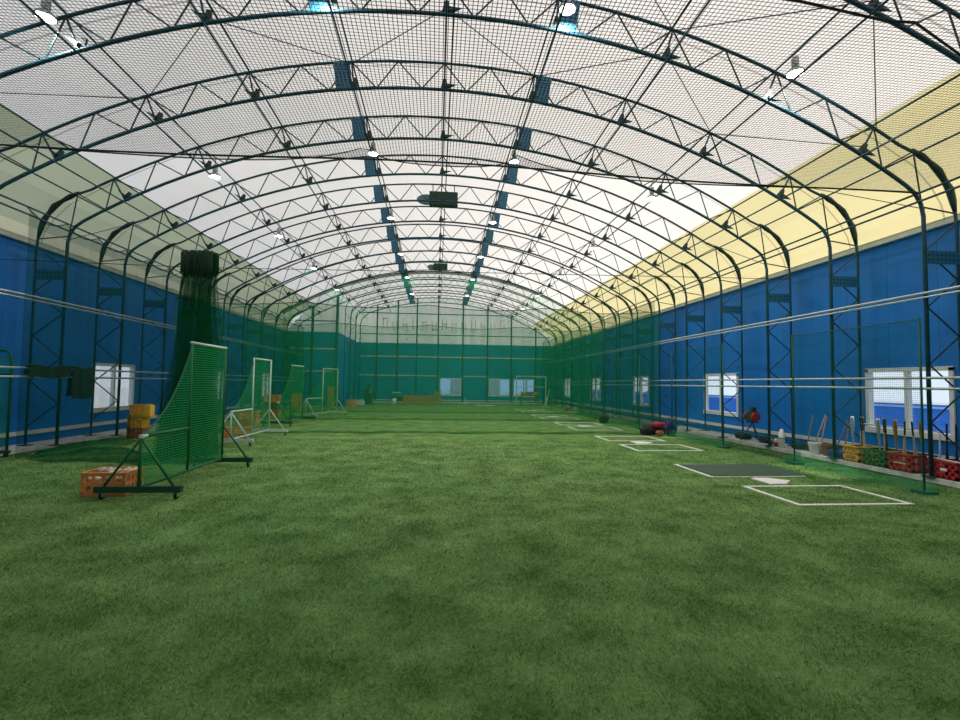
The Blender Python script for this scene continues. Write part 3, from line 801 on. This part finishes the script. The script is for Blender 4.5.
def balls(cx, cy, z0, lx, ly, n, layers, where, group):
    global BALL
    if BALL is None:
        import bmesh
        out = []
        for mt in ('ball', 'ball2'):
            bm = bmesh.new(); bmesh.ops.create_icosphere(bm, subdivisions=2, radius=.037)
            me = bpy.data.meshes.new('baseball'); bm.to_mesh(me); bm.free(); me.materials.append(M[mt])
            me.polygons.foreach_set('use_smooth', [True]*len(me.polygons)); out.append(me)
        BALL = out
    nx, ny = int((lx-.05)/.078), int((ly-.05)/.078)
    for l in range(layers):
        for i in range(nx):
            for j in range(ny):
                if l == layers-1 and random.random() < .35: continue
                x = cx - (nx-1)*.039 + i*.078 + random.uniform(-.002,.002); y = cy - (ny-1)*.039 + j*.078 + random.uniform(-.002,.002)
                o = link('baseball', BALL[0 if random.random() < .6 else 1], None, (x, y, z0+.015+.037+l*.076))
                tag(o, 'scuffed baseball in the %s' % where, 'ball', group)
crate('orange slatted crate of baseballs behind the nearest screen foot', -4.20, 6.80, 0, .03, 'orange', .52, .42, .30)
balls(-4.20, 6.80, 0, .52, .42, 0, 4, 'orange crate behind the nearest screen foot', 'baseballs in the nearest orange crate')
# yellow stack beside the left wall
crate('dull orange crate at the bottom of the stack by the left window', -7.48, 12.95, 0, .05, 'brownp', .36, .30, .27)
crate('yellow crate in the middle of the stack by the left window', -7.47, 12.95, .275, -.04, 'yellow', .36, .30, .29)
crate('yellow crate on top of the stack by the left window', -7.42, 12.93, .57, .1, 'yellow', .38, .30, .28)
tag(MB().box((0,0,.10), (.13,.2,.24)).box((0,0,-.03), (.135,.21,.05)).build('glove_pouch', M['yellow2'], None, False, (-7.17, 12.86, .62)), 'small bright yellow pouch hooked on the side of the top yellow crate', 'pouch')
crate('orange crate of balls on the turf beside the second screen', -5.1, 13.0, 0, .05, 'orange', .52, .42, .29)
balls(-5.1, 13.0, 0, .52, .42, 0, 3, 'orange crate beside the second screen', 'baseballs in the crate by the second screen')
for i, (z, mt, wd) in enumerate(((0,'orange','bottom'), (.30,'orange','top'))):
    crate('orange crate, %s of the pair behind the second screen' % wd, -5.55, 15.0, z, .1*i, mt, .5, .42, .29, 'crates behind the second screen')
for i, (z, mt, wd) in enumerate(((0,'orange','lowest'), (.30,'brownp','middle'), (.60,'orange','topmost'))):
    crate('%s orange crate, %s of the stack right of the second screen' % ('dull' if mt == 'brownp' else 'bright', wd), -6.85, 21.0, z, .06*i, mt, .6, .45, .29, 'crates right of the second screen')
for i, (z, mt, wd) in enumerate(((0,'yellow','lowest'), (.30,'orange','middle'), (.60,'yellow','topmost'))):
    crate('%s crate, %s of the narrow stack behind the third screen' % ('yellow' if mt == 'yellow' else 'orange', wd), -6.5, 23.3, z, .05*i, mt, .5, .42, .29, 'crates behind the third screen')
for i in range(4):
    crate('orange crate in the tall narrow stack by the corner post, %s from the floor' % ORD[i], -5.95, 28.0, .30*i, .03*i, 'orange', .28, .42, .29, 'tall narrow crate stack')
crate('orange crate alone right of the corner post', -5.05, 29.6, 0, .1, 'orange', .55, .5, .42)
# far row of crates under the left end of the first far window
for i in range(4):
    for j in range(2):
        crate('%s crate in the row at the far wall, %s, %s along' % ('yellow' if (i+j) % 2 else 'orange', 'upper' if j else 'lower', ORD[i]), -2.05+.52*i, 34.1, .30*j, .0, 'yellow' if (i+j) % 2 else 'orange', .5, .42, .29, 'crates in the far row')
for j in range(3):
    crate('yellow crate in the stack ending the far row, %s from the floor' % ORD[j], .08, 34.0, .30*j, 0, 'yellow', .5, .42, .29, 'crate stack by the far window')

# ------------------------------------------------------------------ batting lanes: lines, plates, mat
def box_lines(y0, y1, label, x0=4.60, x1=6.21, tk=.062):
    m = MB()
    for a in ((x0,x1,y0,y0+tk), (x0,x1,y1-tk,y1), (x0,x0+tk,y0+tk,y1-tk), (x1-tk,x1,y0+tk,y1-tk)): m.span(a[0], a[1], a[2], a[3], .0, .012)
    return tag(m.build('batters_box', M['line']), label, "batter's box", "batters' boxes")
def plate(x, y, label):
    w = .235
    o = [(-w,-w),(.02,-w),(w+.03,0),(.02,w),(-w,w)]
    m = MB(); n = len(o)
    for z, q in ((0,1),(.015,1),(.02,.95)):
        for a, b in o: m.v.append((a*q, b*q, z))
    for l in range(2):
        for i in range(n): m.face(l*n+i, l*n+(i+1) % n, (l+1)*n+(i+1) % n, (l+1)*n+i)
    m.face(*range(2*n, 3*n))
    return tag(m.build('home_plate', M['rubber_white'], None, False, (x, y, 0)), label, 'home plate', 'home plates')
LANE = [('first', 0), ('second', 4.93), ('third', 9.8), ('fourth', 14.6), ('fifth', 19.4)]
for nm, d in LANE:
    box_lines(5.80+d, 6.96+d, "white batter's box outline nearer the camera, %s lane from the camera" % nm)
    if d: box_lines(7.68+d, 8.86+d, "white batter's box outline beyond the plate, %s lane from the camera" % nm)
    plate(5.38, 7.30+d, 'white home plate on the turf, %s lane from the camera' % nm)
t = box_lines(7.66, 8.90, "white batter's box outline half hidden under the dark green mat", 4.52)
tag(MB().span(-.84,.84,-.56,.56,.0,.012).build('batting_mat', M['mat'], None, False, (5.43, 8.26, .0125), (0,0,.01)), 'dark green rubber batting mat beyond the nearest home plate', 'mat')

# ------------------------------------------------------------------ crates of bats on the right kerb
def bat_mesh(mat, wooden):
    p = [(.016,0),(.016,.012),(.0125,.02),(.0125,.28),(.016,.42),(.026,.58),(.033,.68),(.034,.80),(.028,.835),(.010,.845)]
    m = MB(); m.lathe(p, 10); return m.mesh('bat', M[mat], True)
BT = {k_: bat_mesh(k_, True) for k_ in ('wood','wood2','batsilver','batblack')}
GRIP = MB().lathe([(.0135,.02),(.0145,.03),(.0145,.25),(.0135,.26)], 10).mesh('grip', M['tape'], True)
def bat(mat, label, x, y, z, tx, ty, up=True, group=None):
    t = thing('baseball_bat', label, 'bat', (x, y, z), 0, group)
    t.rotation_euler = (tx, ty, 0) if not up else (PI+tx, ty, 0)
    if up: t.location.z = z+.845
    link('shaft', BT[mat], t); link('grip', GRIP, t)
    return t
KZ = .09
KX = 8.18
t = crate('yellow bottle crate with red lettering holding bats on the right kerb', KX, 8.68, KZ, PI/2, 'yellow2', .36, .44, .30)
lt = MB()
for i in range(6):                               # blurred red print on the front panel
    y = -.12+.042*i
    lt.span(-.0,.003, y, y+.011, 0, .075); 
    if i % 2: lt.span(0,.003, y, y+.032, .062, .075)
    else: lt.span(0,.003, y, y+.03, .03, .043)
    if i in (1,3,4): lt.span(0,.003, y+.022, y+.033, 0, .075)
lt2 = lt.build('red_lettering', M['red_print'], t, False, (0, .2235, .045), (0,0,PI/2))
MB().span(-.15,.15,.2195,.2225,.03,.135).build('front_label_panel', M['yellow2'], t)
t = crate('green bottle crate holding bats between the yellow and red crates', KX, 8.18, KZ, PI/2, 'greenp', .46, .44, .30)
t = crate('red bottle crate holding bats before the right window', KX-.03, 7.66, KZ, PI/2, 'redp', .46, .44, .30)
MB().span(-.11,.11,.2205,.2235,.135,.155).build('white_lettering', M['white_print'], t)
t = crate('red crate at the right edge beyond the net post', KX, 6.98, KZ, PI/2, 'redp', .40, .42, .28)
MB().span(-.05,.05,.2105,.2135,.13,.17).build('white_mark', M['white_print'], t)
bi = 0
spec = [(8.80,'batsilver','silver bat with black grip in the yellow crate, leftmost'), (8.68,'batblack','black bat in the yellow crate, middle'), (8.58,'wood','pale wooden bat in the yellow crate, rightmost'),
        (8.32,'batsilver','silver bat in the green crate, leftmost'), (8.22,'wood','pale wooden bat in the green crate, second'), (8.12,'batblack','black bat in the green crate, third'), (8.03,'wood2','brown wooden bat in the green crate, rightmost'),
        (7.80,'wood','pale wooden bat in the red crate, leftmost'), (7.68,'batsilver','silver bat in the red crate, middle'), (7.55,'wood2','brown wooden bat in the red crate, rightmost'),
        (7.06,'batblack','black bat in the crate at the right edge, left one'), (6.92,'batblack','black bat in the crate at the right edge, right one')]
for y, mt, lb in spec:
    bat(mt, lb, KX+random.uniform(-.06,.10), y, KZ+.018, random.uniform(-.05,.05), random.uniform(-.10,.02), bi % 3 != 0, 'bats on the right kerb'); bi += 1
tag(MB().tube([(8.42, 8.95, .80), (8.42, 7.40, .78)], .014, 8).tube([(8.42,8.93,.09),(8.42,8.93,.80)], .012, 8).tube([(8.42,7.42,.09),(8.42,7.42,.78)], .012, 8).build('bat_rail', M['white_pipe'], None, True), 'pale low rail behind the bat crates under the right window', 'rail')
tag(MB().tube([(8.0,7.25,.40),(8.0,6.4,.36)], .014, 8).tube([(8.0,7.2,.09),(8.0,7.2,.40)], .010, 6).tube([(8.0,6.45,.09),(8.0,6.45,.36)], .010, 6).build('low_stand', M['white_pipe'], None, True), 'pale low pipe stand at the right edge by the red crate', 'stand')
# tools leaning beside the column left of the crates
for i, (y, mt, h, lb) in enumerate(((10.20,'wood2',0.78,'leftmost'), (10.02,'wood',0.82,'second'), (9.82,'wood',0.78,'third'), (9.45,'wood2',0.74,'fourth, by the column'), (9.22,'wood2',0.70,'rightmost'))):
    t = thing('turf_rake', 'long-handled turf tool leaning on the right wall left of the crates, %s' % lb, 'tool', (8.40, y, .09), 0, 'tools leaning by the right wall')
    MB().tube([(-.12,0,.02),(.14,.09*(-1)**i,h)], .013, 8).build('handle', M[mt], t, True)
    MB().box((-.12,0,.035), (.05,.24,.06)).build('brush_head', M['brownp' if i % 2 else 'dark_pipe'], t)
t = thing('bucket', 'white plastic bucket among the leaning tools on the right kerb', 'bucket', (8.1, 9.72, .09))
MB().lathe([(.10,0),(.13,.22),(.135,.24),(.125,.24),(.122,.22),(.095,.012)], 16).build('body', M['rubber_white'], t, True)
MB().tube([(0,.13*math.cos(q), .235+.10*math.sin(q)) for q in [PI*i/10 for i in range(11)]], .005, 5).build('bail_handle', M['chrome'], t)
t = thing('bucket', 'dull red bucket beside the white bucket on the right kerb', 'bucket', (8.15, 9.42, .09))
MB().lathe([(.10,0),(.13,.22),(.135,.24),(.125,.24),(.122,.22),(.095,.012)], 16).build('body', M['brownp'], t, True)
def softbag(name, label, x, y, z, lx, ly, lz, mat, rz=0, strap=True):
    t = thing(name, label, 'bag', (x, y, z), rz)
    def fn(a, b):
        th = 2*PI*a; ph = -PI/2+PI*b
        c = math.copysign(abs(math.cos(ph))**.6, 1); s_ = math.copysign(abs(math.sin(ph))**.7, math.sin(ph))
        ct = math.copysign(abs(math.cos(th))**.65, math.cos(th)); st = math.copysign(abs(math.sin(th))**.65, math.sin(th))
        w = 1+.06*math.sin(5*th+x)+.05*math.sin(7*ph)
        return (lx/2*c*ct*w, ly/2*c*st*w, lz/2*(1+s_*(1+.04*math.sin(3*th))))
    MB().grid(fn, 28, 14, 1, 1).build('body', M[mat], t, True)
    if strap: MB().tube([(lx*.3*math.cos(q), -.02, lz*.9+lz*.35*math.sin(q)) for q in [PI*i/8 for i in range(9)]], .012, 6).build('strap', M['black'], t)
    return t
softbag('kit_bag', 'blue and black kit bag lying on the kerb between the tools and crates', 8.12, 9.10, KZ, .30, .42, .18, 'navy')
# gear pile by the second lane
softbag('kit_bag', 'small black bag left of the bag pile by the second lane', 6.38, 14.2, 0, .38, .30, .24, 'black')
softbag('kit_bag', 'large black bag in the pile by the second lane net', 6.76, 14.2, 0, .44, .36, .36, 'black', .3)
softbag('kit_bag', 'navy bag at the right of the pile by the second lane', 7.20, 14.32, 0, .36, .32, .44, 'navy')
t = softbag('jacket', 'dark red jacket draped on the black bag pile', 6.70, 14.10, .24, .40, .30, .16, 'redcloth', .5, False); t['category'] = 'jacket'
t = softbag('helmet', 'brown leather glove resting before the black bag pile', 6.62, 13.85, 0, .22, .20, .17, 'brownp', 0, False); t['category'] = 'glove'; t.name = 'baseball_glove'
softbag('kit_bag', 'dark upright bag by the third lane net', 6.55, 18.45, 0, .36, .32, .36, 'black')
# pitching machine with two red wheels on a tripod
t = thing('pitching_machine', 'pitching machine with red wheels on a dark tripod by the right wall', 'pitching machine', (8.22, 11.95, .09), .0)
for y in (-.16, .16):
    MB().lathe([(.03,-.03),(.09,-.035),(.12,-.025),(.12,.025),(.09,.035),(.03,.03)], 18, Matrix.Rotation(PI/2, 3, 'X'), (-.02,y,.64)).build('throwing_wheel', M['red'], t, True)
MB().box((0,0,.62), (.2,.2,.28)).box((.02,0,.82), (.12,.12,.12)).build('motor_housing', M['unit'], t)
for q in (0.5, 2.6, 4.7):
    MB().tube([(0,0,.48),(.26*math.cos(q),.30*math.sin(q),.01)], .016, 6).build('tripod_leg', M['black_metal'], t)
# small items on the right kerb
for i, (y, lb) in enumerate(((11.05,'left one'), (10.85,'right one'))):
    t = thing('spray_can', 'red and white can on the right kerb near the column, %s' % lb, 'can', (8.05, y, .09), 0, 'cans on the right kerb')
    MB().lathe([(.05,0),(.05,.09),(.05,.10)], 12).build('lower_body', M['red'], t, True)
    MB().lathe([(.05,.10),(.05,.16),(.03,.19)], 12).build('upper_body', M['rubber_white'], t, True)
tag(MB().lathe([(.07,0),(.07,.30),(.05,.36),(.03,.44)], 14).build('water_jug', M['rubber_white'], None, True, (8.02, 10.62, .09)), 'white jug standing on the right kerb by the column foot', 'jug')
for i, (y, l) in enumerate(((12.45,.5), (11.5,.42), (10.4,.34))):
    t = softbag('shoe_bag', 'black bag lying on the right kerb, %s from the far end' % ORD[i], 8.30, y, .09, .28, l, .15, 'black', 0, False)
    t['group'] = 'black bags on the right kerb'
# covers hung over the left rails
def drape(name, label, y0, y1, z0, z1):
    fn = lambda a, b: (-7.71+.03*math.sin(a*17)*(1-b) , y0+(y1-y0)*a, z0+(z1-z0)*b + .02*math.sin(a*9))
    m = MB().grid(fn, 24, 6, 1, 1)
    fn2 = lambda a, b: (-7.80+.03*math.sin(a*17)*(1-b), y0+(y1-y0)*(1-a), z0+.05+(z1-z0-.05)*b + .02*math.sin((1-a)*9))
    m.grid(fn2, 24, 6, 1, 1)
    fn3 = lambda a, b: (-7.71-.09*b, y0+(y1-y0)*(1-a), z1+.02*math.sin((1-a)*9)+.02*math.sin(PI*b))
    m.grid(fn3, 24, 3, 1, 1)
    return tag(m.build(name, M['cover'], None, True), label, 'cover')
drape('hanging_cover', 'dark square cover hung on the left rail beside the window', 11.0, 11.66, 1.05, 1.72)
drape('hanging_cover', 'long narrow dark cover folded over the left low rail', 9.9, 10.95, 1.50, 1.72)
# ------------------------------------------------------------------ far end gear
t = thing('portable_net_stand', 'white rectangular pipe frame standing before the right far windows', 'frame', (6.75, 33.6, 0))
for x in (-1.15, .95): MB().tube([(x,0,.02),(x,0,2.05)], .035, 8).build('post', M['white_pipe'], t)
MB().tube([(-1.15,0,2.03),(.95,0,2.03)], .032, 8).build('top_rail', M['white_pipe'], t); MB().tube([(-1.15,0,1.30),(.95,0,1.30)], .022, 8).build('middle_rail', M['white_pipe'], t)
t = thing('ball_cart', 'low cart of brown gear standing under the white pipe frame', 'cart', (6.45, 33.2, 0))
MB().box((0,0,.42), (1.3,.5,.06)).box((0,0,.70), (1.2,.4,.05)).build('tray', M['brownp'], t)
for x in (-.58,.58):
    for y in (-.2,.2): MB().tube([(x,y,.02),(x,y,.72)], .02, 6).build('leg', M['dark_pipe'], t)
for i, x in enumerate((6.05, 6.45, 6.85)):
    crate('%s box on the low cart beneath the white frame, %s from the left' % (('yellow','brown','orange')[i], ORD[i]), x, 33.2, .725, 0, ('yellow','brownp','orange')[i], .34, .34, .22, 'boxes on the far cart')
t = thing('slanted_board', 'white slanted board leaning at the right of the far frame', 'board', (7.55, 33.1, 0))
MB().bar((0,0,.02), (.30,0,1.15), .30, .05).build('panel', M['rubber_white'], t)
t = thing('ball_cart', 'low dark cart carrying a white tray left of the far crates', 'cart', (-2.75, 34.0, 0))
MB().box((0,0,.35), (.8,.5,.3)).build('body', M['unit'], t); MB().box((0,0,.78), (.55,.4,.06)).build('tray', M['rubber_white'], t); MB().tube([(-.3,0,.5),(-.3,0,.78)], .02, 6).build('post', M['dark_pipe'], t)
t = thing('machine', 'dark machine with a pale panel near the far left corner', 'machine', (-4.55, 33.0, 0))
MB().box((0,0,.5), (.55,.5,1.0)).box((.05,0,1.15), (.3,.3,.35)).build('body', M['unit'], t); MB().box((.2,-.26,.95), (.22,.03,.5)).build('front_panel', M['fan'], t)
tag(MB().box((0,0,.12), (.7,.4,.24)).box((0,0,.26), (.5,.3,.06)).build('storage_box', M['rubber_white'], None, False, (-5.0, 32.0, 0)), 'low white box on the turf near the far left corner', 'box')
tag(MB().lathe([(.05,0),(.16,.02),(.17,.35),(.10,.42)], 14).build('ball_bucket', M['rubber_white'], None, True, (-2.9+.1, 32.6, 0)), 'small pale bucket on the turf left of the far dark cart', 'bucket')
tag(MB().lathe([(.12,0),(.12,.03),(.03,.05),(.02,.45),(.05,.5)], 14).build('batting_tee', M['rubber_white'], None, True, (2.05, 34.4, 0)), 'pale batting tee at the far wall beside the first far window', 'tee')
tag(MB().span(-.6,.6,-.3,.3,0,.03).build('pitching_rubber_mat', M['rubber_white'], None, False, (3.3, 32.5, 0)), 'pale flat mat on the turf before the far wall', 'mat')
tag(MB().lathe([(.12,0),(.14,.28),(.09,.34)], 14).build('ball_bucket', M['brownp'], None, True, (7.3, 26.6, 0)), 'brown bucket on the turf at the far end of the right kerb', 'bucket')

# faint backwards lettering that shows through the gable fabric
lt = MB(); r = random.Random(4)
for i in range(13):
    x = -4.0 + .72*i; h = .62 if i % 3 else .85; z = 5.35
    for dx in (0, .28): lt.span(x+dx, x+dx+.07, YF-.012, YF-.004, z, z+h*(1 if dx == 0 or i % 2 else .75))
    if i % 4 == 0: lt.span(x, x+.35, YF-.012, YF-.004, z+h-.08, z+h)
    elif i % 4 == 1: lt.span(x, x+.35, YF-.012, YF-.004, z, z+.08)
    elif i % 4 == 2: lt.span(x, x+.35, YF-.012, YF-.004, z+h*.5, z+h*.5+.08)
    if i % 2 == 0: lt.bar((x+.05, YF-.008, z+h+.12), (x+.2, YF-.008, z+h+.3), .05, .008)
tag(lt.build('gable_lettering', M['letter']), 'faint pale lettering across the white fabric of the far gable', 'lettering')

# outdoors, seen through the right windows: a low blue fence with a white cap and a pale building
t = thing('outdoor_fence', 'blue fence with a white cap seen outside the right windows', 'fence', (12.2, 0, 0))
MB().span(0,.1,-2,40,-.07,1.12).build('panels', M['ext_blue'], t); MB().span(-.03,.13,-2,40,1.02,1.07).build('cap', M['ext_white'], t)

# ------------------------------------------------------------------ turf fibres (what nobody could count)
def blades():
    nb = 380000
    u = rng.random(nb)
    # choose depth with density falling as 1/y^2 beyond 4 m
    ys = np.linspace(1.6, 13.0, 800); dens = np.where(ys < 3.6, 1.0, (3.6/ys)**2.0)*(ys*2.15+1.6)
    cdf = np.cumsum(dens); cdf /= cdf[-1]
    y = np.interp(u, cdf, ys)
    xl, xr = -.88*y-.9, 1.22*y+.9
    x = np.clip(xl + (xr-xl)*rng.random(nb), -8.1, 7.85)
    keep = np.ones(nb, bool)
    for d in (0, 4.93):
        lx = (x > 4.58) & (x < 6.23)
        for a, b in ((5.80, 6.96), (7.68, 8.86)):
            on = lx & (y > a+d-.01) & (y < b+d+.01) & ~((x > 4.67) & (x < 6.14) & (y > a+d+.07) & (y < b+d-.07))
            keep &= ~on
        keep &= ~((abs(x-5.40) < .28) & (abs(y-(7.30+d)) < .25))
    keep &= ~((abs(x-5.43) < .85) & (abs(y-8.26) < .57))
    x, y = x[keep], y[keep]; n = len(x)
    w = .0019*np.maximum(1, y/3.2)*(.7+.6*rng.random(n)); h = (.010+.014*rng.random(n))
    th = rng.random(n)*2*PI; tl = .02*rng.random(n)+.012; td = rng.random(n)*2*PI
    cl = np.sin(x*2.1+np.sin(y*1.7)*1.5)+np.sin(y*2.6+1.3*np.sin(x*1.1)); td = np.where(rng.random(n) < .25, cl*1.3, td)
    V = np.zeros((n, 3, 3), np.float32)
    V[:,0,0] = x-w*np.cos(th); V[:,0,1] = y-w*np.sin(th); V[:,0,2] = -.001
    V[:,1,0] = x+w*np.cos(th); V[:,1,1] = y+w*np.sin(th); V[:,1,2] = -.001
    V[:,2,0] = x+tl*np.cos(td); V[:,2,1] = y+tl*np.sin(td); V[:,2,2] = h
    me = bpy.data.meshes.new('turf_pile')
    me.vertices.add(3*n); me.vertices.foreach_set('co', V.ravel())
    me.loops.add(3*n); me.loops.foreach_set('vertex_index', np.arange(3*n, dtype=np.int32))
    me.polygons.add(n); me.polygons.foreach_set('loop_start', np.arange(0, 3*n, 3, dtype=np.int32))
    me.update(calc_edges=True); me.materials.append(M['blade'])
    o = link('turf_pile', me); tag(o, 'short green artificial turf fibres covering the floor', 'turf', None, 'stuff')
blades()

# ------------------------------------------------------------------ daylight
W = bpy.data.worlds.new('sky'); S.world = W; W.use_nodes = True
bg = W.node_tree.nodes['Background']; bg.inputs['Color'].default_value = (.86,.93,1,1); bg.inputs['Strength'].default_value = 1.0
sd = bpy.data.lights.new('sun', 'SUN'); sd.energy = 4.2; sd.angle = .02; sd.color = (1,.90,.74)
so = link('sun', sd); so.rotation_euler = Vector((-.79,.0,-.62)).to_track_quat('-Z', 'Y').to_euler()

# ------------------------------------------------------------------ camera
f, ya, pi_, ro = 482.2, .0890155, .0482331, -.0131915
cy, sy, cp, sp_ = math.cos(ya), math.sin(ya), math.cos(pi_), math.sin(pi_)
fw = Vector((sy*cp, cy*cp, sp_)); r0 = Vector((cy, -sy, 0)); u0 = r0.cross(fw)
c_, s_ = math.cos(ro), math.sin(ro)
rt = r0*c_ - u0*s_; up = r0*s_ + u0*c_
cd = bpy.data.cameras.new('camera'); cd.sensor_fit = 'HORIZONTAL'; cd.sensor_width = 36; cd.lens = f/960*36; cd.clip_start = .05; cd.clip_end = 300
co = link('camera', cd)
co.matrix_world = Matrix(((rt.x, up.x, -fw.x, 0), (rt.y, up.y, -fw.y, 0), (rt.z, up.z, -fw.z, 1.5), (0,0,0,1)))
S.camera = co
S.view_settings.view_transform = 'Standard'; S.view_settings.look = 'None'
S.view_settings.gamma = 1; S.view_settings.use_curve_mapping = False
S.view_settings.exposure = 0.15
S.cycles.transparent_max_bounces = 40
S.cycles.max_bounces = 8; S.cycles.diffuse_bounces = 5
